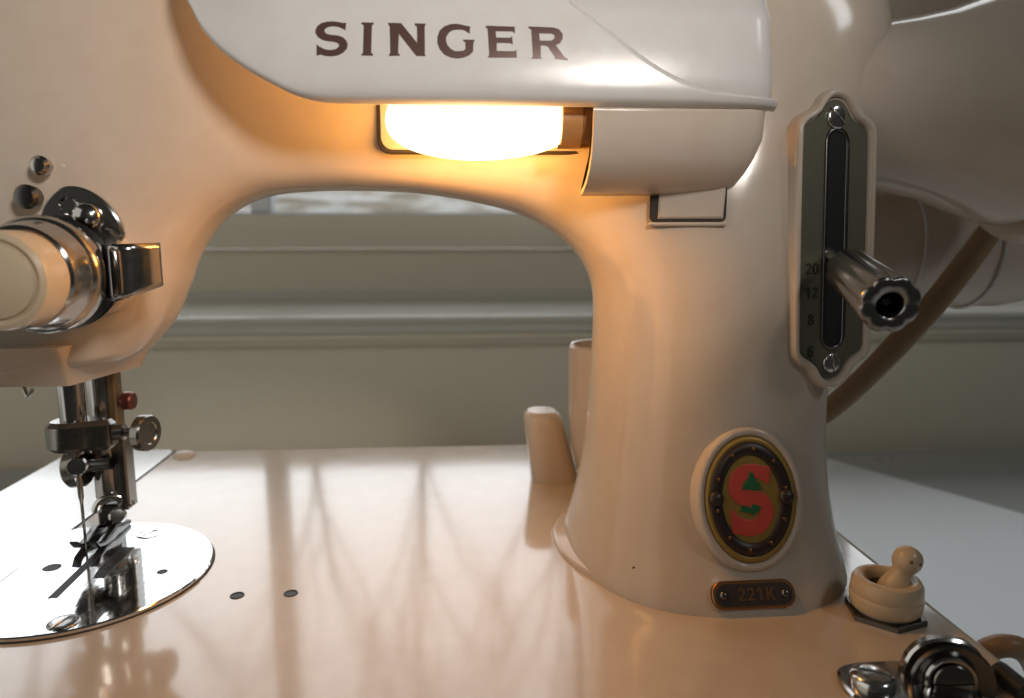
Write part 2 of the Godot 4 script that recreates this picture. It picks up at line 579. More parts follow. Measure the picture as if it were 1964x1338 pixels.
func slotted_screw(called: String, pos: Vector3, euler: Vector3, r: float, h: float, m: Material, parent: Node3D, turn := 30.0, slot := 0.2) -> MeshInstance3D:
	# a domed head whose local y points out, with a slot sunk into it
	var b := nb()
	var x := Transform3D(Basis.from_euler(euler * PI / 180.0), pos) * Transform3D(Basis(Vector3.UP, deg_to_rad(turn)), Vector3.ZERO)
	b.x = x
	var w := r * slot
	for sd in [1.0, -1.0]:
		var prof := []
		for i in 15:                                # half a disc cut at the slot
			var a := -PI / 2 + PI * i / 14
			prof.append(Vector2(maxf(w / 2, cos(a) * r), sin(a) * r))
		var p2 := PackedVector2Array()
		p2.append(Vector2(w / 2, -r))
		for q in prof: p2.append(Vector2(q.x + 0.0001 * p2.size(), q.y))
		p2.append(Vector2(w / 2, r))
		var rows := []
		for lv in [[1.0, 0.0], [1.0, h * 0.45], [0.93, h * 0.75], [0.8, h * 0.9], [0.5, h * 1.05], [0.04, h * 1.1]]:
			var l := []
			for q in p2: l.append(Vector3((w / 2 + (q.x - w / 2) * lv[0]) * sd, lv[1], q.y * lv[0]))
			rows.append(l)
		b.loops(rows, true, true)
	var o := part(called, b, m, parent)
	b = nb()
	b.x = x
	b.lathe([Vector2(0, -0.2), Vector2(r * 0.97, -0.2), Vector2(r * 0.97, h * 0.3), Vector2(0, h * 0.3)], 24)
	part("slot" if parent == machine else "screw_slot", b, M.black, o if parent == machine else parent)
	return o

func body() -> void:
	machine = thing("sewing_machine", "cream enamel sewing machine with lit lamp under its arm and oval red letter badge", "sewing machine", BASE)
	# bed
	var b := nb()
	b.at(Vector3(86, 0, -5), Vector3(-90, 0, 0))
	var rows := []
	for e in [[2.0, -58.0], [0.0, -56.5], [0.0, -4.0], [0.25, -2.2], [0.9, -0.9], [1.9, -0.25], [3.2, 0.0]]:
		rows.append(ring3(rrect(292 - 2 * e[0], 203 - 2 * e[0], 8.0 - e[0] * 0.9, 8), e[1]))
	b.loops(rows, true, true)
	var bed := part("bed", b, M.bed, machine)
	for c in [Vector2(-45, 75), Vector2(217, 75), Vector2(-45, -90), Vector2(217, -90)]:
		b = nb()
		b.at(Vector3(c.x, -64, c.y)).lathe([Vector2(0, 0), Vector2(8, 0), Vector2(8.5, 3), Vector2(8, 6.2), Vector2(0, 6.2)], 20)
		part("rubber_foot", b, M.black, machine)
	for c in [Vector2(49.9, 29.7), Vector2(63.8, 29.5)]:
		b = nb()
		b.at(Vector3(c.x, 0, c.y)).lathe([Vector2(0, 0.02), Vector2(1.3, 0.05), Vector2(1.5, 0.22), Vector2(1.8, 0.22), Vector2(1.95, -0.1), Vector2(0, -0.1)], 20)
		part("pin_hole", b, M.black, machine)
	b = nb()
	b.at(Vector3(-38.4, 0, -5), Vector3(-90, 0, 0)).prism(rrect(44, 200, 3), -1, 0.7, 0.35)
	part("slide_plate", b, M.steel, machine)
	b = nb()
	b.box(Vector3(-16.1, 0.1, -5), Vector3(0.5, 0.5, 199))
	part("plate_gap", b, M.gap, machine)
	b = nb()
	b.at(Vector3(-9.5, 0, -97)).lathe([Vector2(0, -0.5), Vector2(4.6, -0.5), Vector2(4.6, 0.6), Vector2(4.0, 1.5), Vector2(2.4, 2.2), Vector2(0, 2.4)], 24, 60)
	part("bed_stud", b, M.enamel, machine)
	# body
	b = nb()
	rows = []
	for g in [0.86, 0.94, 0.98]: rows.append(shift3(section(0, g), Vector3(0, [-2.2, -1.3, -0.5][rows.size()], 0)))
	for i in 109: rows.append(section(i / 6.0))
	b.loops(rows)
	var arm := part("arm_and_pillar", b, M.enamel, machine)
	for c in [Vector3(154.6, 7.6, 0.4)]:
		b = nb()
		b.at(Vector3(c.x, c.y, pillar_z(c.x, c.y)), Vector3(80, -30, 0)).lathe([Vector2(0, -0.4), Vector2(c.z, -0.4), Vector2(c.z, 0.08), Vector2(0, 0.1)], 7)
		part("paint_chip", b, M.gap, machine)
	# flange round the foot of the pillar
	b = nb()
	rows = []
	for e in [[0.0, -0.5], [0.0, 0.8], [-0.4, 1.4], [-1.3, 1.8], [-5.0, 1.9]]:
		var l := []
		for q in 72:
			var th := TAU * q / 72
			var cz := 1.0 if sin(th) > 0 else 0.82
			l.append(Vector3(180.5 + cos(th) * (43.0 + e[0]), e[1], 0.5 + sin(th) * (46.3 * cz + e[0])))
		rows.append(l)
	b.loops(rows)
	part("pillar_foot", b, M.enamel, machine)
	# tapered boss under the head
	b = nb()
	rows = []
	var top := soft(flat([6.5, 22, 15.5, -19, -22, -19, -25, 22]))
	var low := soft(flat([3.9, 14, 10.6, -17, -18, -17, -20, 14]))
	for e in [[-0.35, 66.0], [0.0, 63.0], [0.55, 58.4], [0.94, 55.0], [1.0, 54.2], [1.04, 53.9]]:
		var l := []
		for q in top.size():
			var v := top[q].lerp(low[q], e[0])
			l.append(Vector3(v.x, e[1], v.y))
		rows.append(l)
	b.loops(rows)
	part("head_boss", b, M.enamel, machine)

func shift3(l: Array, d: Vector3) -> Array:
	var o := []
	for p in l: o.append(p + d)
	return o

# ---- lamp housing, cover and lettering
const ZC := [Vector2(123.0, 41.6), Vector2(123.8, 42.5), Vector2(125, 43.5), Vector2(126.5, 43.95), Vector2(129, 43.95), Vector2(132, 43.7), Vector2(137, 42.9), Vector2(143, 41.5), Vector2(150, 38.6), Vector2(157, 33.5), Vector2(163, 27), Vector2(168, 19)]
const YB := [Vector2(43.5, 168), Vector2(44.3, 160), Vector2(45.6, 153.5), Vector2(47.4, 149), Vector2(49.8, 144.8), Vector2(51.9, 140.8), Vector2(56.4, 135.7), Vector2(62.8, 130.9), Vector2(70.5, 126.6), Vector2(74, 125.1), Vector2(77.6, 124.2), Vector2(82, 123.8), Vector2(91, 123.7), Vector2(140, 123.7), Vector2(185.3, 123.7)]
const YT := [Vector2(43.5, 168.6), Vector2(112, 168.6), Vector2(118, 163.5), Vector2(124, 158), Vector2(130, 152.4), Vector2(136.5, 146.6), Vector2(143, 141.4), Vector2(149, 136.9), Vector2(155.4, 132.6), Vector2(161.5, 129.6), Vector2(167.9, 127.7), Vector2(176, 126.6), Vector2(185.3, 126.1)]

func cover_z(x: float, y: float) -> float:
	var z: float = smooth_curve(ZC, y)
	z = 20.0 + (z - 20.0) * lerpf(0.72, 1.0, smoothstep(43.0, 72.0, x))
	return z - pow(maxf(0.0, x - 177.5), 2.0) * 0.06

func lamp() -> void:
	var b := nb()
	var front := []
	var rear := []
	var xs := []
	for i in 40: xs.append(43.6 + (82.0 - 43.6) * pow(i / 39.0, 1.5))
	for i in range(1, 70): xs.append(82.0 + (185.2 - 82.0) * i / 69.0)
	for x in xs:
		var yb: float = smooth_curve(YB, x)
		var yt: float = maxf(yb + 0.6, smooth_curve(YT, x))
		var f := []
		var r := []
		var e: float = minf(1.4, (yt - yb) * 0.3)
		var ys := [yb, yb + e * 0.25, yb + e * 0.6, yb + e]
		for j in range(1, 27): ys.append(lerpf(yb + e, yt - e, j / 26.0))
		ys.append(yt - e * 0.6); ys.append(yt - e * 0.25); ys.append(yt)
		for y in ys:
			var d := clampf(minf(y - yb, yt - y) / maxf(e, 0.01), 0, 1)
			var z := cover_z(x, y)
			f.append(Vector3(x, y, z - 1.1 * pow(1 - d, 2.2)))
			r.append(Vector3(x, y, z - 2.0))
		front.append(f)
		rear.append(r)
	var from := b.v.size()
	b.sheet(front)
	b.face(from, Vector3(0, 0.2, 1))
	from = b.v.size()
	b.sheet(rear)
	b.face(from, Vector3(0, -0.2, -1))
	var n: int = front.size()
	var m: int = front[0].size()
	from = b.v.size()
	b.grp += 1
	for i in n - 1:
		b.quad(front[i][0], front[i + 1][0], rear[i + 1][0], rear[i][0])
	b.face(from, Vector3(-0.5, -1, 0))
	from = b.v.size()
	b.grp += 1
	for i in n - 1:
		b.quad(front[i][m - 1], front[i + 1][m - 1], rear[i + 1][m - 1], rear[i][m - 1])
	b.face(from, Vector3(0.2, 1, 0))
	from = b.v.size()
	b.grp += 1
	for j in m - 1:
		b.quad(front[n - 1][j], front[n - 1][j + 1], rear[n - 1][j + 1], rear[n - 1][j])
	b.face(from, Vector3(1, 0, 0))
	var cov := part("lamp_cover", b, M.cover, machine)
	# lettering: flat print that follows the cover
	var letters := {
		"S": [85.3,140.7,85.1,139.1,84.5,139.4,83.5,139.8,82.3,139.9,81.3,139.7,80.6,139.2,80.6,138.6,81.1,138.2,82.1,138.0,83.4,137.9,84.6,137.5,85.3,136.8,85.6,136.0,85.4,135.0,84.5,134.1,83.3,133.5,81.9,133.3,80.6,133.4,79.7,133.7,78.8,133.4,78.8,135.9,79.4,135.4,80.2,135.0,81.2,134.7,82.1,134.7,83.0,134.9,83.6,135.4,83.7,135.9,83.3,136.3,82.5,136.5,81.1,136.6,80.0,136.9,79.1,137.5,78.6,138.3,78.6,139.0,79.0,139.9,79.8,140.5,81.0,140.9,82.4,141.0,83.5,140.9,84.4,140.7,84.9,140.7],
		"I": [88.6,140.9,91.3,140.9,91.3,140.6,90.9,140.2,90.7,134.3,91.1,133.9,91.1,133.6,88.5,133.6,88.6,133.9,88.9,134.2,89.1,140.2,88.6,140.6],
		"N": [94.5,140.9,97.3,140.9,100.8,136.6,100.8,140.2,100.3,140.6,100.3,140.9,102.7,140.9,102.7,140.6,102.5,140.2,102.5,134.1,102.7,133.7,100.6,133.7,96.8,138.5,96.6,134.3,97.0,133.9,97.0,133.7,94.6,133.6,94.6,133.9,94.9,134.3,94.8,140.1,94.5,140.6],
		"G": [112.6,140.5,112.5,138.8,111.9,139.2,111.2,139.6,110.0,139.7,108.9,139.6,108.0,139.1,107.3,138.1,107.2,137.2,107.5,136.2,108.2,135.4,109.2,134.9,110.1,134.9,111.0,135.0,111.5,135.4,111.5,136.9,111.0,137.2,111.0,137.5,113.6,137.5,113.6,137.3,113.3,136.9,113.2,134.9,112.4,134.1,111.1,133.5,109.6,133.3,108.2,133.5,106.8,134.1,105.8,135.2,105.3,136.6,105.3,138.0,105.8,139.4,106.9,140.4,108.2,140.9,109.6,141.0,110.8,140.8,111.6,140.6,112.1,140.5],
		"E": [116.1,140.7,122.6,140.6,122.6,139.1,122.1,139.5,118.3,139.5,118.4,138.1,121.4,138.1,122.0,138.4,122.1,136.6,121.5,136.9,118.5,136.9,118.5,135.1,122.3,135.1,122.9,135.4,123.0,133.7,116.5,133.6,116.5,133.8,116.8,134.2,116.5,140.0,116.1,140.4],
		"R": [125.7,140.7,131.3,140.6,132.6,140.2,133.4,139.2,133.4,138.1,132.8,137.1,131.8,136.6,133.7,134.1,134.5,133.6,134.5,133.3,131.4,133.6,131.6,133.9,130.0,136.3,129.4,136.5,128.4,136.5,128.4,133.9,128.7,133.6,126.2,133.5,126.6,134.0,126.3,140.0,125.7,140.4]}
	var hole := flat([128.1,139.2,130.7,139.2,131.4,139.0,131.6,138.5,131.3,137.9,130.7,137.6,128.2,137.6])
	for c in letters:
		var poly := flat(letters[c])
		b = nb()
		for i in 14:
			var y0 := 133.0 + 8.4 * i / 14
			var y1 := 133.0 + 8.4 * (i + 1) / 14
			var strip := PackedVector2Array([Vector2(70, y0), Vector2(150, y0), Vector2(150, y1), Vector2(70, y1)])
			for piece in Geometry2D.intersect_polygons(poly, strip):
				var bits := [piece]
				if c == "R": bits = Geometry2D.clip_polygons(piece, hole)
				for q in bits:
					var ix := Geometry2D.triangulate_polygon(q)
					for k in range(0, ix.size(), 3):
						var from2 := b.v.size()
						b.tri(on_cover(q[ix[k]]), on_cover(q[ix[k + 1]]), on_cover(q[ix[k + 2]]))
						b.face(from2, Vector3(0, 0, 1))
		part("letter", b, M.ink, cov)
	# solid end of the lamp housing above the seam, behind the cover
	b = nb()
	var up := [Vector2(124.3, 12), Vector2(124.3, 38.4), Vector2(124.8, 39.4), Vector2(126.5, 40.2), Vector2(131, 40.4), Vector2(138, 39.2), Vector2(144, 37.9), Vector2(146.0, 37.3), Vector2(147.4, 36.2), Vector2(152, 33.4), Vector2(158, 27), Vector2(163, 21), Vector2(166, 12)]
	b.loops(housing_rows(up, 130.0, 185.4, 6.0))
	part("arm_housing", b, M.cover, machine)
	# the switch housing below the seam
	b = nb()
	var low := [Vector2(123.45, 40.2), Vector2(123.45, 41.9), Vector2(122.8, 41.85), Vector2(120, 41.55), Vector2(117, 41.0), Vector2(113, 39.7), Vector2(109.5, 36.9), Vector2(106.8, 32.8), Vector2(105.0, 28.0), Vector2(104.3, 24.2), Vector2(105.7, 24.2), Vector2(106.4, 28.0), Vector2(108.0, 32.0), Vector2(110.5, 35.6), Vector2(113.6, 38.2), Vector2(117.2, 39.5), Vector2(120, 39.8)]
	b.loops(housing_rows(low, 141.0, 183.6, 6.5, true))
	part("lamp_switch_housing", b, M.enamel, machine)
	# tab in its dark pocket below the housing
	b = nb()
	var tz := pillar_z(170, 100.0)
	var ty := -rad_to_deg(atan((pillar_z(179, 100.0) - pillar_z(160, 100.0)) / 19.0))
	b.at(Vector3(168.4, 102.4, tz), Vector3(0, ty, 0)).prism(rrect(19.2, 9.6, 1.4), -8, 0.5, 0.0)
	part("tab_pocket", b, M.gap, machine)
	b = nb()
	b.at(Vector3(168.4, 102.9, tz), Vector3(0, ty, 0)).prism(flat([-7.2, 6, -7.5, -4.4, 8.8, -4.4, 9.4, 6]), -8, 1.2, 0.5)
	part("switch_tab", b, M.enamel, machine)
	b = nb()
	b.at(Vector3(168.4, 97.1, tz), Vector3(0, ty, 0)).prism(rrect(19.6, 1.0, 0.45), -3, 0.9, 0.4)
	part("pocket_lip", b, M.enamel, machine)
	# recess, bulb and socket
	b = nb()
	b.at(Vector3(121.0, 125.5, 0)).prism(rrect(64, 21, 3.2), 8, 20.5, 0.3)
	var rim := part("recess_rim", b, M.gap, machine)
	b = nb()
	b.at(Vector3(121.5, 126.2, 0)).prism(rrect(63.2, 20.6, 3.0), 12, 20.9, 0.2)
	part("reflector", b, M.enamel, rim)
	b = nb()
	b.at(Vector3(113.8, 121.6, 31.5), Vector3(0, 0, 90))
	var prof := []
	for i in 21: prof.append(Vector2(9.3 * pow(sin(PI / 2 * i / 20), 0.8), -21.5 * cos(PI / 2 * i / 20)))
	for q in [Vector2(9.15, 5), Vector2(8.6, 10), Vector2(7.7, 14.5), Vector2(6.6, 18), Vector2(5.6, 20.4), Vector2(0, 20.6)]: prof.append(q)
	for i in prof.size(): prof[i].y = -prof[i].y
	b.lathe(prof, 36)
	part("bulb", b, M.bulb, machine)
	b = nb()
	b.at(Vector3(138.6, 122.2, 30.5), Vector3(0, 0, 90)).lathe([Vector2(0, -6), Vector2(6.2, -6), Vector2(6.4, -5.4), Vector2(6.4, -1), Vector2(6.9, -0.6), Vector2(6.9, 4.2), Vector2(0, 4.2)], 30)
	var so := part("bulb_socket", b, M.bakelite, machine)
	b = nb()
	b.at(Vector3(137.8, 116.6, 31.5), Vector3(0, 0, 90)).lathe([Vector2(0, -4), Vector2(1.1, -4), Vector2(1.3, -3.4), Vector2(1.3, -0.8), Vector2(0.8, -0.5), Vector2(0.8, 0.6), Vector2(1.4, 1), Vector2(1.4, 4), Vector2(0, 4)], 18)
	part("contact", b, M.brass, so)

func on_cover(p: Vector2) -> Vector3: return Vector3(p.x, p.y, cover_z(p.x, p.y) + 0.07)

func housing_rows(prof: Array, xa: float, xb: float, r: float, taper := false) -> Array:
	var rows := []
	var st := [[xa, 0.0], [xa + 0.4, 0.0], [xb - r, 0.0]]
	for i in range(1, 9): st.append([xb - r + r * sin(PI / 2 * i / 8), r * (1 - cos(PI / 2 * i / 8))])
	for s in st:
		var l := []
		for q in prof:
			var z: float = q.y
			if z > 14: z = maxf(14.0, z - s[1])
			var x: float = s[0]
			if taper and s[0] > xa + 1: x -= maxf(0.0, 117.0 - q.x) * 0.32 * smoothstep(xa, xb, s[0])
			l.append(Vector3(x, q.x, z))
		rows.append(l)
	return rows

# ---- stitch plate, badges
func pillar_fittings() -> void:
	# stitch length plate in its raised rim, turned with the pillar
	var f := Transform3D(Basis.from_euler(Vector3(deg_to_rad(-3.5), deg_to_rad(15), 0)), Vector3(206.8, 93.0, 28.4))
	var half := [0, 36.3, 1.6, 36.0, 3.1, 35.0, 4.2, 33.4, 5.2, 31.9, 6.8, 30.7, 8.8, 29.8, 10.2, 28.6, 10.7, 26.8]
	var right := []
	for i in range(0, half.size(), 2): right.append(Vector2(half[i], half[i + 1]))
	for i in range(half.size() - 2, -1, -2): right.append(Vector2(half[i], -half[i + 1] - 0.6))
	var inner := PackedVector2Array(right)
	for i in range(right.size() - 2, 0, -1): inner.append(Vector2(-right[i].x, right[i].y))
	inner = round_off(inner, 2)
	var outl := grow(inner, 2.0)
	var b := nb()
	b.x = f
	var rows := [ring3(grow(inner, 3.0), -12), ring3(grow(inner, 2.5), -3.0), ring3(grow(inner, 2.15), 0.2), ring3(outl, 1.0)]
	var n := outl.size()
	for e in [[0.12, 1.55], [0.4, 1.9], [0.7, 1.6], [0.95, 0.7], [1.0, -0.5]]:
		var l := []
		for i in n: l.append(Vector3(lerpf(outl[i].x, inner[i].x, e[0]), lerpf(outl[i].y, inner[i].y, e[0]), e[1]))
		rows.append(l)
	b.loops(rows)
	part("plate_rim", b, M.enamel, machine)
	b = nb()
	b.x = f
	b.prism(shift(inner, Vector2.ZERO, 0.985), -1, 0.35, 0.15)
	var sp := part("stitch_length_plate", b, M.olive, machine)
	b = nb()
	b.x = f * Transform3D(Basis(), Vector3(0.4, 0, 0))
	var so := rrect(7.6, 57.5, 3.7, 8)
	var si := rrect(5.8, 55.5, 2.85, 8)
	rows = [ring3(so, 0.2), ring3(so, 0.7)]
	rows.append(ring3(shift(so, Vector2.ZERO, 0.98), 0.95))
	rows.append(ring3(si, 0.8))
	rows.append(ring3(si, 0.3))
	b.loops(rows)
	part("slot_edge", b, M.dark_steel, sp)
	b = nb()
	b.x = f * Transform3D(Basis(), Vector3(0.4, 0, 0))
	b.prism(si, 0.3, 0.5)
	part("lever_slot", b, M.black, sp)
	for y in [31.2, -32.2]:
		var q := f * Vector3(0, y, 0.3)
		slotted_screw("screw", q, Vector3(86.5, 14, 0), 3.1 if y > 0 else 2.7, 1.1, M.steel, sp, 48.0 if y > 0 else 10.0)
	for e in [["20", -7.4], ["12", -13.6], ["8", -20.6], ["6", -29.0]]:
		letters_on(e[0], f * Transform3D(Basis(), Vector3(-6.6, e[1], 0.42)), 3.2, M.numeral, sp, "numeral")
	# lever: thin shank out of the slot, fluted hollow knob
	var a := f * Vector3(-1.2, -3.2, 0)
	var e1 := Vector3(196.8, 80.4, 73.0)
	var dir := (e1 - a).normalized()
	b = nb()
	b.tube([a - dir * 6, a + dir * 12], [1.3, 1.5], 12)
	var lv := part("stitch_lever", b, M.steel, machine)
	b = nb()
	var bx := Basis()
	bx.y = dir
	bx.x = Vector3.UP.cross(dir).normalized()
	bx.z = bx.x.cross(bx.y)
	b.x = Transform3D(bx, a)
	rows = []
	var len := (e1 - a).length()
	for q in [[len * 0.33, 1.9, 0.0], [len * 0.34, 4.2, 0.3], [len * 0.38, 5.2, 1.0], [len - 1.0, 6.1, 1.0], [len - 0.3, 6.0, 1.0], [len, 5.6, 0.9], [len + 0.05, 2.9, 0.0], [len - 0.5, 2.6, 0.0], [len - 7.0, 2.5, 0.0]]:
		var l := []
		for i in 80:
			var th := TAU * i / 80
			var rr: float = q[1] * (1.0 - 0.085 * q[2] * pow(0.5 + 0.5 * cos(th * 8), 2.4))
			l.append(Vector3(cos(th) * rr, q[0], sin(th) * rr))
		rows.append(l)
	b.loops(rows)
	var kn := part("lever_knob", b, M.knob, lv)
	b = nb()
	b.x = Transform3D(bx, a)
	b.at(Vector3.ZERO)
	b.x = Transform3D(bx, a)
	b.lathe([Vector2(0, len - 7.2), Vector2(2.5, len - 7.2), Vector2(2.5, len - 6.6), Vector2(1.0, len - 6.4), Vector2(0.9, len - 2.5), Vector2(0, len - 2.2)], 20)
	part("knob_bore", b, M.black, lv)
	# oval badge
	var bz := pillar_z(183.4, 27.0)
	var g := Transform3D(Basis.from_euler(Vector3(deg_to_rad(-13.5), deg_to_rad(1), 0)), Vector3(183.5, 27.2, bz + 1.0))
	b = nb()
	b.x = g
	rows = []
	for e in [[15.0, 19.4, -8.0], [14.6, 19.0, -1.2], [14.3, 18.7, 0.0], [13.9, 18.3, 0.8], [13.4, 17.7, 1.2], [12.8, 17.0, 1.2], [12.2, 16.4, 0.8], [12.0, 16.1, 0.2]]:
		rows.append(ring3(oval(e[0], e[1], 64), e[2]))
	b.loops(rows)
	part("badge_rim", b, M.enamel, machine)
	b = nb()
	b.x = g
	rows = []
	for e in [[12.1, 16.2, 0.1], [12.0, 16.1, 0.9], [11.5, 15.5, 1.3], [10.9, 14.8, 1.3], [10.6, 14.5, 1.05]]: rows.append(ring3(oval(e[0], e[1], 64), e[2]))
	b.loops(rows)
	var bg := part("badge", b, M.gold, machine, "oval brass badge with a red letter S")
	b = nb()
	b.x = g
	rows = []
	for e in [[10.95, 14.6, 1.0], [10.85, 14.5, 1.36], [7.75, 11.2, 1.36], [7.65, 11.1, 1.0]]: rows.append(ring3(oval(e[0], e[1], 64), e[2]))
	b.loops(rows, false, false)
	part("badge_band", b, M.badge_band, bg)
	for i in 10:
		var th := TAU * (i + 0.25) / 10 + 0.05
		if absf(sin(th)) < 0.2: continue
		b = nb()
		b.x = g * Transform3D(Basis.from_euler(Vector3(PI / 2, 0, 0)), Vector3(cos(th) * 9.3, sin(th) * 12.85, 1.36))
		b.lathe([Vector2(0, 0.0), Vector2(0.55, 0.0), Vector2(0.45, 0.35), Vector2(0.2, 0.5), Vector2(0, 0.52)], 10)
		part("rivet", b, M.copper, bg)
	for s in [-1.0, 1.0]:
		b = nb()
		b.x = g * Transform3D(Basis.from_euler(Vector3(PI / 2, 0, 0)), Vector3(s * 9.3, 0.3, 1.25))
		b.lathe([Vector2(0, 0.0), Vector2(2.0, 0.0), Vector2(1.95, 0.5), Vector2(1.4, 1.1), Vector2(0.7, 1.4), Vector2(0, 1.45)], 20, 40)
		part("stud", b, M.badge_band, bg)
	var es := flat([85.3,140.7,85.1,139.1,84.5,139.4,83.5,139.8,82.3,139.9,81.3,139.7,80.6,139.2,80.6,138.6,81.1,138.2,82.1,138.0,83.4,137.9,84.6,137.5,85.3,136.8,85.6,136.0,85.4,135.0,84.5,134.1,83.3,133.5,81.9,133.3,80.6,133.4,79.7,133.7,78.8,133.4,78.8,135.9,79.4,135.4,80.2,135.0,81.2,134.7,82.1,134.7,83.0,134.9,83.6,135.4,83.7,135.9,83.3,136.3,82.5,136.5,81.1,136.6,80.0,136.9,79.1,137.5,78.6,138.3,78.6,139.0,79.0,139.9,79.8,140.5,81.0,140.9,82.4,141.0,83.5,140.9,84.4,140.7,84.9,140.7])
	var fat := Geometry2D.offset_polygon(shift(es, Vector2(-82.15, -137.15)), 0.22)
	b = nb()
	b.x = g * Transform3D(Basis.from_scale(Vector3(1.56, 2.25, 1)), Vector3(0.1, -0.2, 0))
	b.prism(fat[0], 1.0, 1.28, 0.05)
	part("emblem_letter", b, M.badge_red, bg)
	b = nb()
	b.x = g
	b.prism(flat([-2.6, 2.5, 2.7, 2.3, 2.2, 4.2, 1.2, 4.6, 0.9, 6.4, 0.2, 7.2, -0.5, 6.2, -0.8, 4.8, -1.9, 3.9]), 1.2, 1.42, 0.06)
	b.prism(flat([-3.0, -2.9, -2.6, -1.6, -1.2, -1.5, -0.9, -2.4, -0.2, -2.0, 0.2, -1.2, 1.4, -1.5, 2.4, -1.9, 2.2, -3.0, 1.0, -3.2, 0.3, -4.2, -0.6, -3.2, -1.8, -3.3]), 1.2, 1.42, 0.06)
	part("emblem_figure", b, M.badge_green, bg)
	# model plate
	var mz := pillar_z(182.6, 4.9)
	g = Transform3D(Basis.from_euler(Vector3(deg_to_rad(-30), deg_to_rad(1), 0)), Vector3(182.6, 4.9, mz + 0.5))
	b = nb()
	b.x = g
	b.prism(rrect(21.5, 6.9, 3.0, 8), -3, 0.5, 0.25)
	var mp := part("model_plate", b, M.copper, machine)
	b = nb()
	b.x = g
	b.prism(rrect(19.9, 5.3, 2.5, 8), 0, 0.65, 0.1)
	part("plate_field", b, M.badge_band, mp)
	letters_on("221K", g * Transform3D(Basis(), Vector3(0.4, 0, 0.7)), 4.3, M.copper, mp, "model_number")
	for s in [-7.9, 8.1]:
		b = nb()
		b.x = g * Transform3D(Basis.from_euler(Vector3(PI / 2, 0, 0)), Vector3(s, 0, 0.6))
		b.lathe([Vector2(0, 0.0), Vector2(1.1, 0.0), Vector2(0.9, 0.5), Vector2(0.4, 0.75), Vector2(0, 0.78)], 14, 50)
		part("rivet", b, M.dark_steel, mp)

func grow(p: PackedVector2Array, d: float) -> PackedVector2Array:   # a same-sized outline moved outwards by d
	var o := PackedVector2Array()
	var sgn := -1.0 if Geometry2D.is_polygon_clockwise(p) else 1.0
	for i in p.size():
		var t := (p[(i + 1) % p.size()] - p[(i + p.size() - 1) % p.size()]).normalized()
		o.append(p[i] + Vector2(t.y, -t.x) * d * sgn)
	return o

func soft(p: PackedVector2Array) -> PackedVector2Array:   # corners eased by a few percent of the sides
	var o := PackedVector2Array()
	for i in p.size():
		var a := p[(i + p.size() - 1) % p.size()]
		var c := p[(i + 1) % p.size()]
		o.append(p[i].lerp(a, 0.05)); o.append(p[i].lerp(a, 0.015).lerp(p[i].lerp(c, 0.015), 0.5)); o.append(p[i].lerp(c, 0.05))
	return o

func round_off(p: PackedVector2Array, times: int) -> PackedVector2Array:
	for k in times:
		var o := PackedVector2Array()
		for i in p.size():
			var q := p[(i + 1) % p.size()]
			o.append(p[i].lerp(q, 0.25)); o.append(p[i].lerp(q, 0.75))
		p = o
	return p

func letters_on(text: String, x: Transform3D, size: float, m: Material, parent: Node3D, called: String) -> void:
	var t := TextMesh.new()
	var fnt := SystemFont.new()
	fnt.font_names = PackedStringArray(["Droid Sans"])
	fnt.font_weight = 700
	t.font = fnt
	t.text = text
	t.font_size = 40
	t.pixel_size = size * MM / 40.0
	t.depth = 0.00012
	var o := part(called, t, m, parent)
	o.transform = Transform3D(x.basis, x.origin * MM)

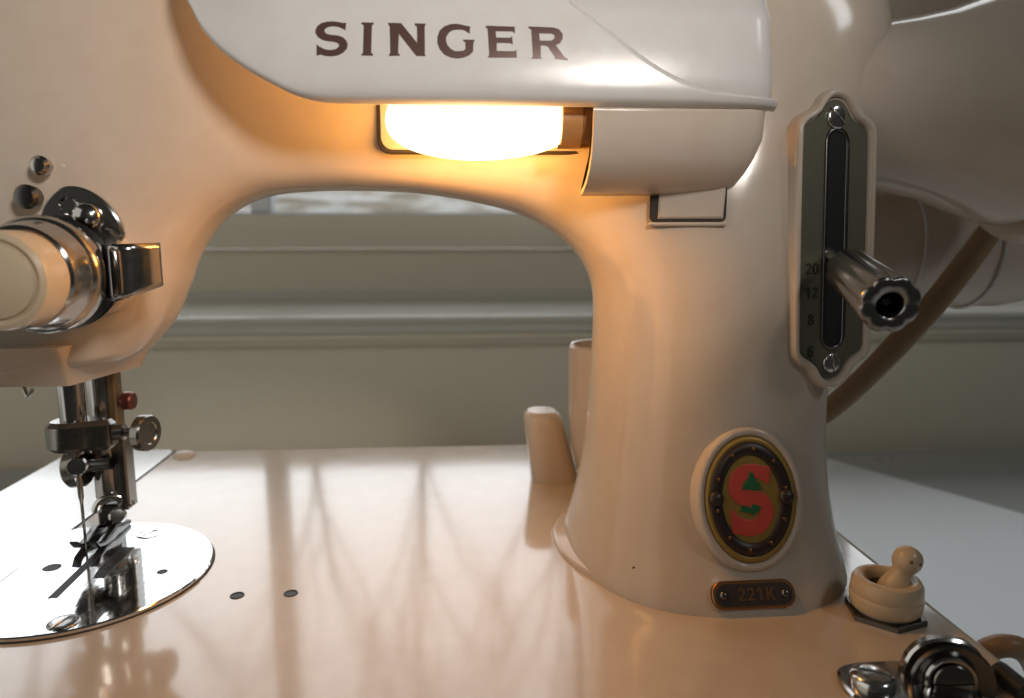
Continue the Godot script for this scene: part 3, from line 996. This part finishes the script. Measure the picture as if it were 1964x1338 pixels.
# ---- plates and presser foot at the needle
func needle_end() -> void:
	var b := nb()
	var pl := PackedVector2Array()
	for i in 61:
		var a := deg_to_rad(-122.0 + 244.0 * i / 60)
		pl.append(Vector2(2.5 + 34.7 * cos(a), -14.5 + 34.7 * sin(a)))
	b.at(Vector3.ZERO, Vector3(-90, 0, 0)).prism(pl, -1, 1.3, 0.35)
	var np := part("needle_plate", b, M.plate, machine)
	b = nb()
	b.at(Vector3.ZERO, Vector3(-90, 0, 0)).prism(shift(pl, Vector2(2.5, -14.5) * -0.012, 1.012), -1, 0.12)
	part("plate_gap", b, M.gap, np)
	b = nb()
	b.at(Vector3(0, 1.2, 0), Vector3(-90, 0, 0))
	b.prism(flat([2.1, -30.2, 4.5, -30.2, 3.4, -4.0, 1.9, 4.6, 0.0, 4.6, 1.0, -4.0]), 0, 0.16)
	part("needle_slot", b, M.black, np)
	b = nb()
	b.at(Vector3(0, 1.2, 0), Vector3(-90, 0, 0))
	b.prism(flat([8.4, -19.6, 11.3, -19.6, 11.0, 0.5, 6.4, 0.5, 7.2, -14]), 0, 0.16)
	part("feed_slot", b, M.black, np)
	b = nb()
	for i in 9: b.box(Vector3(9.4, 1.36, 2.0 + i * 1.5), Vector3(1.5, 0.25, 0.8), 0.08)
	part("feed_dog", b, M.dark_steel, np)
	for h in [[Vector2(25.7, 16.8), 1.4], [Vector2(-6.5, 12.0), 2.3]]:
		b = nb()
		b.at(Vector3(h[0].x, 1.3, h[0].y)).lathe([Vector2(0, 0.02), Vector2(h[1] * 0.85, 0.04), Vector2(h[1], 0.1), Vector2(h[1] * 1.1, -0.1), Vector2(0, -0.1)], 20)
		part("plate_hole", b, M.black, np)
	slotted_screw("screw", Vector3(11.2, 1.15, -9.8), Vector3.ZERO, 3.5, 0.5, M.plate, np, -35.0, 0.26)
	slotted_screw("screw", Vector3(12.7, 1.15, 43.0), Vector3.ZERO, 3.7, 0.7, M.chrome, np, -20.0, 0.26)
	for i in 7:                                      # engraved guide marks
		b = nb()
		b.box(Vector3(13.5 + (i % 4) * 4.6, 1.31, 6.0 - (i / 4) * 7.0 + (i % 2)), Vector3(0.22, 0.05, 4.2))
		part("guide_mark", b, M.dark_steel, np)
	b = nb()                                          # fine scratches along the plate
	rng.seed = 12
	for i in 46:
		var sx := rng.randf_range(-6.0, 32.0)
		var sz := rng.randf_range(-12.0, 40.0)
		if Vector2(sx - 2.5, sz - 14.5).length() > 29.0: continue
		var ln := rng.randf_range(3.0, 11.0)
		b.at(Vector3(sx, 1.3, sz), Vector3(0, rng.randf_range(-9, 5), 0)).box(Vector3.ZERO, Vector3(rng.randf_range(0.08, 0.22), 0.03, ln))
	var scr := part("scratches", b, M.tarnish, np)
	scr.set_meta("kind", "stuff")
	# needle bar, clamp and needle
	b = nb()
	b.at(Vector3(-2.7, 0, 0.5)).lathe([Vector2(0, 31.2), Vector2(2.6, 31.2), Vector2(3.5, 32.3), Vector2(3.5, 66), Vector2(0, 66)], 30)
	var bar := part("needle_bar", b, M.chrome, machine)
	b = nb()
	b.at(Vector3(-2.7, 0, 0.5)).lathe([Vector2(0, 0.3), Vector2(0.12, 0.6), Vector2(0.42, 5), Vector2(0.45, 16), Vector2(0.8, 18), Vector2(0.8, 33), Vector2(0, 33)], 12)
	part("needle", b, M.tarnish, bar)
	b = nb()
	b.at(Vector3(-3.0, 37.2, 0.5), Vector3(-90, 0, 0))
	b.prism(round_off(flat([-6.6, -1, -5.6, -5.2, -1, -6.4, 4, -5.2, 6.5, -3.4, 11.8, -3.0, 11.8, 3.0, 6.5, 3.4, 4, 5.2, -1, 6.0, -5.6, 4.6]), 2), -4.6, 4.2, 1.3, true)
	var cl := part("needle_clamp", b, M.tarnish, machine)
	b = nb()
	b.at(Vector3(8.6, 37.3, 0.5), Vector3(0, 0, -90)).lathe([Vector2(0, 0), Vector2(2.4, 0), Vector2(2.4, 2.6), Vector2(1.3, 3.0), Vector2(1.3, 6.6), Vector2(2.0, 6.8), Vector2(2.2, 7.6), Vector2(0, 7.6)], 20)
	part("clamp_screw", b, M.tarnish, cl)
	b = nb()                                          # the screw's flat round head, tilted
	b.at(Vector3(17.6, 37.2, 1.4), Vector3(4, -14, -90)).lathe([Vector2(0, -1.8), Vector2(4.6, -1.8), Vector2(5.3, -1.3), Vector2(5.4, 0.9), Vector2(5.0, 1.5), Vector2(3.4, 1.5), Vector2(3.0, 1.1), Vector2(0, 1.1)], 32)
	part("thumb_screw_head", b, M.tarnish, cl)
	b = nb()
	b.at(Vector3(-2.5, 27.6, 1.5), Vector3(82, 20, 0)).lathe([Vector2(0, -1), Vector2(2.6, -1), Vector2(2.9, 0), Vector2(2.4, 1.2), Vector2(0, 1.4)], 20)
	part("thread_guide", b, M.chrome, cl)
	# presser bar and foot, behind the needle
	b = nb()
	b.at(Vector3(-1.4, 0, -14)).lathe([Vector2(0, 12), Vector2(3.4, 12), Vector2(4.0, 13), Vector2(4.0, 66), Vector2(0, 66)], 30)
	var pb := part("presser_bar", b, M.chrome, machine)
	b = nb()
	b.box(Vector3(3.2, 43, -13.0), Vector3(2.6, 26, 5.0), 0.5)
	part("bar_guide", b, M.old_brass, pb)
	b = nb()
	b.at(Vector3(4.5, 43.6, -13.0), Vector3(0, 0, -90)).lathe([Vector2(0, 0), Vector2(1.1, 0), Vector2(1.1, 0.8), Vector2(2.6, 1.0), Vector2(2.9, 1.5), Vector2(2.9, 3.6), Vector2(2.5, 4.2), Vector2(0, 4.3)], 20)
	part("presser_bar_screw", b, M.red_screw, pb)
	b = nb()
	b.box(Vector3(4.4, 21.0, -8.0), Vector3(3.4, 24.0, 8.0), 0.8)
	b.box(Vector3(6.0, 22.0, -4.0), Vector3(2.6, 22.0, 2.0), 0.5)
	var sh := part("presser_foot", b, M.tarnish, machine)
	sh.position += Vector3(-1.0, 0, -6.5) * MM
	b = nb()
	b.at(Vector3(-6.6, 24.0, -2.0), Vector3(12, 0, 97)).lathe([Vector2(0, -2.0), Vector2(5.4, -2.4), Vector2(6.0, -1.7), Vector2(6.0, 1.6), Vector2(5.4, 2.3), Vector2(0, 2.1)], 28)
	part("foot_screw", b, M.tarnish, sh)
	b = nb()
	b.at(Vector3(-6.6, 24.0, -2.0), Vector3(12, 0, 97)).lathe([Vector2(0, -2.1), Vector2(0, -2.1), Vector2(1.9, -2.1), Vector2(1.9, -10.5), Vector2(0, -10.5)], 20)
	part("screw_shank", b, M.dark_steel, sh)
	b = nb()
	var arch := []
	for i in 15:
		var a := PI * (0.05 + 0.95 * i / 14.0)
		arch.append(Vector3(2.0 + cos(a) * 4.4, 9.5 + sin(a) * 4.2, -4.0 - cos(a) * 1.5))
	b.tube(arch, 1.5, 10)
	b.at(Vector3(4.2, 8.4, -1.5), Vector3(75, 25, 0)).lathe([Vector2(0, -1.2), Vector2(2.2, -1.2), Vector2(2.6, 0), Vector2(2.0, 1.2), Vector2(0, 1.4)], 18)
	part("foot_hinge", b, M.steel, sh)
	for sd in [[-4.6, 2.6], [0.6, 2.6]]:
		b = nb()
		var toe := []
		for q in [[-12.0, 2.2, 1.6], [-7.0, 2.4, 2.2], [-3.0, 3.2, 3.4], [0.0, 2.6, 3.0], [5.0, 2.3, 1.4], [8.5, 3.2, 1.2], [10.2, 5.0, 0.8]]:
			var l := []
			for c in rrect(sd[1], 1.0, 0.3, 3): l.append(Vector3(sd[0] + 1.3 + c.x, q[1] + c.y * q[2], q[0]))
			toe.append(l)
		b.loops(toe)
		part("foot_toe", b, M.dark_steel, sh)
	b = nb()
	b.at(Vector3(0, 0, 0)).box(Vector3(-0.6, 6.8, -7.5), Vector3(6.4, 7.6, 5.0), 0.8)
	part("foot_block", b, M.dark_steel, sh)
	# wire hook on the head, half out of the picture
	b = nb()
	b.tube([Vector3(-9.5, 56, 6), Vector3(-10.6, 53, 9), Vector3(-9.0, 50.4, 10.5), Vector3(-7.6, 52.5, 10)], 0.6, 8)
	part("thread_hook", b, M.chrome, machine)

# ---- thread tension unit on the front of the head
func tension_unit() -> void:
	var ax := Vector3(17.5, 85.5, 0)
	var b := nb()
	b.at(Vector3(15.4, 85.5, 18), Vector3(90, 0, 0)).lathe([Vector2(0, 0), Vector2(12.0, 0), Vector2(12.0, 6.5), Vector2(11.4, 7.2), Vector2(9.5, 7.4), Vector2(9.5, 13), Vector2(0, 13)], 48)
	var un := part("tension_base", b, M.enamel, machine)
	b = nb()                                          # polished guide plate with its dome screw
	b.at(Vector3(0, 0, 30.5), Vector3(0, 0, 0)).prism(round_off(flat([9.5, 94, 10.4, 99.0, 12.4, 102.6, 15.5, 105.6, 19.5, 106.0, 23.8, 104.2, 27.3, 100.8, 29.6, 96.0, 28.8, 92.6, 25, 91.5, 17, 90]), 2), 0, 1.6, 0.5)
	part("thread_guide_plate", b, M.steel, un)
	b = nb()
	b.at(Vector3(21.8, 98.7, 31.6), Vector3(90, 0, 0)).lathe([Vector2(0, 0), Vector2(3.4, 0), Vector2(3.4, 1.2), Vector2(3.0, 2.2), Vector2(2.0, 3.0), Vector2(0.9, 3.4), Vector2(0, 3.45)], 28, 50)
	part("dome_screw", b, M.chrome, un)
	b = nb()
	b.at(Vector3(17.6, 101.2, 31.8), Vector3(90, 0, 0)).lathe([Vector2(0, 0.2), Vector2(1.6, 0.2), Vector2(2.1, 0.8), Vector2(2.1, 0), Vector2(0, 0)], 20)
	part("guide_eyelet", b, M.chrome, un)
	b = nb()                                          # the two tension discs and the numbered ring
	b.at(Vector3(15.4, 85.5, 31), Vector3(90, 0, 0)).lathe([Vector2(0, 0), Vector2(9, 0), Vector2(13.0, 1.6), Vector2(13.3, 2.2), Vector2(9, 3.2), Vector2(13.2, 4.4), Vector2(13.4, 5.0), Vector2(9, 6.6), Vector2(0, 6.6)], 48)
	part("tension_disc", b, M.dark_steel, un)
	b = nb()
	b.at(Vector3(15.4, 85.5, 39), Vector3(90, 0, 0)).lathe([Vector2(0, 0), Vector2(11.2, 0), Vector2(12.8, 0.6), Vector2(13.4, 1.8), Vector2(13.4, 3.6), Vector2(13.0, 4.8), Vector2(12.3, 5.6), Vector2(12.0, 6.6), Vector2(11.7, 9.4), Vector2(11.1, 11.2), Vector2(10.5, 11.8), Vector2(0, 11.8)], 60, 24)
	part("tension_dial", b, M.chrome, un)
	b = nb()
	b.at(Vector3(16.2, 85.3, 51.4), Vector3(90, 0, 0)).lathe([Vector2(0, 0), Vector2(9.6, 0), Vector2(10.2, 0.5), Vector2(10.2, 8.0), Vector2(9.9, 8.8), Vector2(9.0, 9.3), Vector2(8.6, 9.3), Vector2(8.3, 8.9), Vector2(8.3, 8.6), Vector2(7.9, 8.6), Vector2(7.6, 9.4), Vector2(6.0, 10.2), Vector2(0, 10.6)], 60)
	part("tension_knob", b, M.plastic, un)
	b = nb()                                          # curved spring plate
	var rows := []
	for th in [0.5, -0.5]:
		for i in 13:
			var u := i / 12.0
			var z: float = 37.5 + 6.0 * sin(u * 2.2) - 7.5 * u * u + th
			var l := []
			for k in 9:
				var w := k / 8.0
				l.append(Vector3(26.2 + 12.0 * u, lerpf(92.2 + 0.4 * u, 78.9 + 3.4 * u * u, w), z - 1.5))
			rows.append(l)
	var ring := []
	for i in 13:
		var f: Array = rows[i]
		var r: Array = rows[13 + i]
		var l := []
		for p in f: l.append(p)
		for k in 9: l.append(r[8 - k])
		ring.append(l)
	b.loops(ring)
	part("thread_spring_plate", b, M.chrome, un)
	b = nb()
	b.at(Vector3(8.5, 111, 21), Vector3(90, 0, 0)).lathe([Vector2(0, 0), Vector2(1.2, 0), Vector2(1.2, 3), Vector2(2.2, 3.4), Vector2(2.4, 5), Vector2(1.6, 6), Vector2(0, 6.3)], 20)
	part("thread_stud", b, M.chrome, machine)
	b = nb()
	b.at(Vector3(5.2, 103.5, 21), Vector3(90, 0, 0)).lathe([Vector2(0, 0), Vector2(1.5, 0), Vector2(1.5, 3), Vector2(2.8, 3.4), Vector2(3.0, 6), Vector2(2.2, 7), Vector2(0, 7.3)], 20)
	part("thread_stud", b, M.dark_steel, machine)

# ---- right-hand side: handwheel hub, motor, belt, toggle switch, bobbin winder bracket
func right_side() -> void:
	var b := nb()
	b.at(Vector3(0, 131, 2), Vector3(0, 0, -90)).lathe([Vector2(0, 200), Vector2(21, 200), Vector2(22.5, 226), Vector2(24, 236), Vector2(26, 246), Vector2(28.5, 254), Vector2(31.0, 261), Vector2(33.0, 267), Vector2(33.8, 271), Vector2(33.2, 274.5), Vector2(30, 277), Vector2(22, 278), Vector2(0, 278)], 72, 36)
	var hw := part("handwheel_hub", b, M.enamel, machine)
	b = nb()
	b.at(Vector3(0, 131, 2), Vector3(0, 0, -90)).lathe([Vector2(0, 277), Vector2(30, 277), Vector2(37, 278.5), Vector2(39.5, 281), Vector2(40, 285), Vector2(39, 290), Vector2(36, 293), Vector2(30, 294), Vector2(0, 294)], 72)
	part("handwheel_rim", b, M.enamel, hw)
	b = nb()
	b.at(Vector3(0, 90, -62), Vector3(0, 0, -90)).lathe([Vector2(0, 190), Vector2(14, 190), Vector2(19, 191.5), Vector2(22, 195), Vector2(23.5, 201), Vector2(24, 208), Vector2(24, 320), Vector2(22.5, 328), Vector2(18, 333), Vector2(0, 334)], 56)
	var mo := part("motor", b, M.enamel, machine)
	for e in [[276.0, 24.4], [306.0, 24.6]]:
		b = nb()
		var c := []
		for i in 41: c.append(Vector3(e[0], 90 + cos(TAU * i / 40) * e[1], -62 + sin(TAU * i / 40) * e[1]))
		b.tube(c, 0.7, 8)
		part("motor_band", b, M.cover, mo)
	b = nb()
	var path := []
	for p in [Vector3(222, 10, -46), Vector3(232, 22, -40), Vector3(242.5, 33.5, -32), Vector3(256.5, 50, -28), Vector3(270.5, 67.5, -26), Vector3(281, 82.5, -25), Vector3(291, 99, -24), Vector3(303, 121, -23)]: path.append(p)
	var fine := []
	for i in 43: fine.append(spline(path, i / 6.0))
	b.tube(fine, 4.3, 14, 0.62, Vector3(0.75, -0.6, 0.3))
	part("drive_belt", b, M.belt, machine)
	b = nb()
	b.at(Vector3(262, 158, -44)).prism(rrect(124, 74, 14, 8), -16, 16, 5.0, true)
	part("belt_guard", b, M.enamel, machine)
	# rounded covers behind the pillar on the left
	b = nb()
	b.at(Vector3(163, 0, -50)).lathe([Vector2(0, 0), Vector2(7, 0), Vector2(10, 6), Vector2(12.3, 16), Vector2(13.2, 28), Vector2(13.5, 50.0), Vector2(13.3, 53.2), Vector2(12.6, 54.2), Vector2(11.8, 54.0), Vector2(11.4, 52.6), Vector2(11.2, 48), Vector2(0, 48)], 48)
	part("motor_terminal_cup", b, M.enamel, machine)
	b = nb()
	rows_lug(b)
	part("hinge_lug", b, M.enamel, machine)
	b = nb()
	var cord := []
	for p in [Vector3(240, -40, 20), Vector3(243, -30, 38), Vector3(246, -14, 47), Vector3(252, -11, 50), Vector3(262, -20, 46), Vector3(276, -44, 40), Vector3(300, -57, 34), Vector3(360, -57.5, 20)]: cord.append(p)
	var cf := []
	for i in 43: cf.append(spline(cord, i / 6.0))
	b.tube(cf, 3.0, 10)
	part("power_cord", b, M.belt, machine)
	# toggle switch
	var c0 := Vector3(215.6, 0, 50.6)
	var sc := 0.89
	b = nb()
	var hx := PackedVector2Array()
	for i in 6: hx.append(Vector2(cos(TAU * (i + 0.28) / 6), sin(TAU * (i + 0.28) / 6)) * 9.6)
	b.at(c0, Vector3(-90, 0, 0)).prism(hx, -0.5, 1.5, 0.3)
	var sw := part("toggle_switch_nut", b, M.dark_steel, machine)
	b = nb()
	b.at(c0)
	b.x.basis = b.x.basis.scaled(Vector3(sc, 0.95, sc))
	b.lathe([Vector2(0, 1.2), Vector2(8.2, 1.2), Vector2(8.2, 2.2), Vector2(9.0, 2.3), Vector2(9.4, 3.0), Vector2(9.7, 5.6), Vector2(9.4, 6.3), Vector2(9.5, 6.6), Vector2(9.3, 9.0), Vector2(8.6, 10.2), Vector2(7.6, 10.6), Vector2(6.4, 10.4), Vector2(5.7, 9.9), Vector2(5.3, 9.0), Vector2(5.1, 7.5), Vector2(0, 7.5)], 48, 34)
	part("switch_body", b, M.plastic, sw)
	b = nb()
	b.at(c0)
	b.x.basis = b.x.basis.scaled(Vector3(sc, 0.95, sc))
	b.lathe([Vector2(0, 7.4), Vector2(5.05, 7.4), Vector2(5.05, 7.9), Vector2(0, 7.9)], 24)
	part("switch_well", b, M.gap, sw)
	b = nb()
	var lean := Vector3(1, 0, -21)
	b.at(c0 + Vector3(1.0, 6.6, 0.8), lean)
	b.x.basis = b.x.basis * Basis.from_scale(Vector3.ONE * sc)
	b.lathe([Vector2(0, -1), Vector2(4.3, -1), Vector2(4.1, 1.5), Vector2(3.4, 3.6), Vector2(2.85, 5.2), Vector2(2.7, 6.2), Vector2(2.8, 6.8), Vector2(3.4, 7.6), Vector2(3.85, 8.8), Vector2(3.95, 10.0), Vector2(3.7, 11.4), Vector2(2.8, 12.7), Vector2(1.4, 13.5), Vector2(0, 13.7)], 32, 60)
	part("switch_lever", b, M.plastic, sw)
	for d in [Vector3(-1.4, 10.4, 3.65), Vector3(1.3, 10.6, 3.65)]:
		b = nb()
		b.at(c0 + Vector3(1.0, 6.6, 0.8), lean)
		b.x.basis = b.x.basis * Basis.from_scale(Vector3.ONE * sc)
		b.x = b.x * Transform3D(Basis.from_euler(Vector3(1.3, 0.3, 0)), d)
		b.lathe([Vector2(0, -0.4), Vector2(0.5, -0.4), Vector2(0.5, 0.1), Vector2(0, 0.12)], 12)
		part("lever_pin", b, M.copper, sw)
	# bobbin winder tension bracket
	b = nb()
	b.at(Vector3(203, 0, 80), Vector3(-90, 0, 0)).prism(round_off(flat([-14, -9, 14, -9, 14, 7, -8, 8, -14, 5]), 2), -0.5, 1.6, 0.5)
	var br := part("bobbin_winder_bracket", b, M.chrome, machine)
	slotted_screw("screw", Vector3(195.2, 1.4, 80.2), Vector3(0, 0, 0), 4.5, 2.6, M.steel, br, 60.0, 0.16)
	b = nb()
	b.at(Vector3(211.6, 1.4, 79), Vector3(0, -10, 0))
	b.x.basis = b.x.basis * Basis.from_scale(Vector3(0.92, 0.92, 1))
	b.prism(round_off(flat([-9.6, -8, 9.6, -8, 9.6, 1, 8.2, 6, 5, 9, 0, 10, -5, 9, -8.2, 6, -9.6, 1]), 2), -1.4, 0.6, 0.5)
	part("upright_plate", b, M.steel, br)
	b = nb()
	b.at(Vector3(211.6, 1.7, 80), Vector3(84, -12, 0)).lathe([Vector2(0, 0), Vector2(5, 0), Vector2(5, 1.0), Vector2(7.6, 2.0), Vector2(8.6, 3.0), Vector2(8.2, 3.6), Vector2(7.2, 3.1), Vector2(5.0, 2.4), Vector2(0, 2.4)], 48)
	part("winder_disc", b, M.dark_steel, br)
	slotted_screw("screw", Vector3(210.6, 2.9, 83.4), Vector3(84, -12, 0), 4.0, 0.9, M.tarnish, br, 96.0, 0.13)
	b = nb()
	b.at(Vector3(210.6, 2.9, 82.4), Vector3(84, -12, 0)).lathe([Vector2(0, 0), Vector2(5.3, 0), Vector2(5.3, 0.9), Vector2(4.9, 1.4), Vector2(4.3, 1.2), Vector2(4.15, 0.6), Vector2(0, 0.6)], 40)
	part("washer", b, M.chrome, br)
	b = nb()
	b.at(Vector3(224, 2.2, 82), Vector3(90, 0, 0)).lathe([Vector2(0, -3), Vector2(2.2, -3), Vector2(2.2, 5), Vector2(1.6, 5.6), Vector2(0, 5.8)], 20)
	part("stud", b, M.black, br)

func rows_lug(b: Build) -> void:
	var rows := []
	for e in [[0.0, 1.0], [8.0, 1.0], [18.0, 0.99], [22.5, 0.97], [25.0, 0.92], [26.6, 0.82], [27.4, 0.66]]:
		var l := []
		for q in rrect(15.5, 17.0, 7.0, 8): l.append(Vector3(145.8 + q.x * e[1] * (1.0 + 0.2 * pow(1 - e[0] / 27.4, 1.5)) - e[0] * 0.2, e[0], -58 + q.y * e[1]))
		rows.append(l)
	b.loops(rows)

func _ready() -> void:
	rng.seed = 4
	view_and_light()
	materials()
	setting()
	body()
	lamp()
	pillar_fittings()
	needle_end()
	tension_unit()
	right_side()
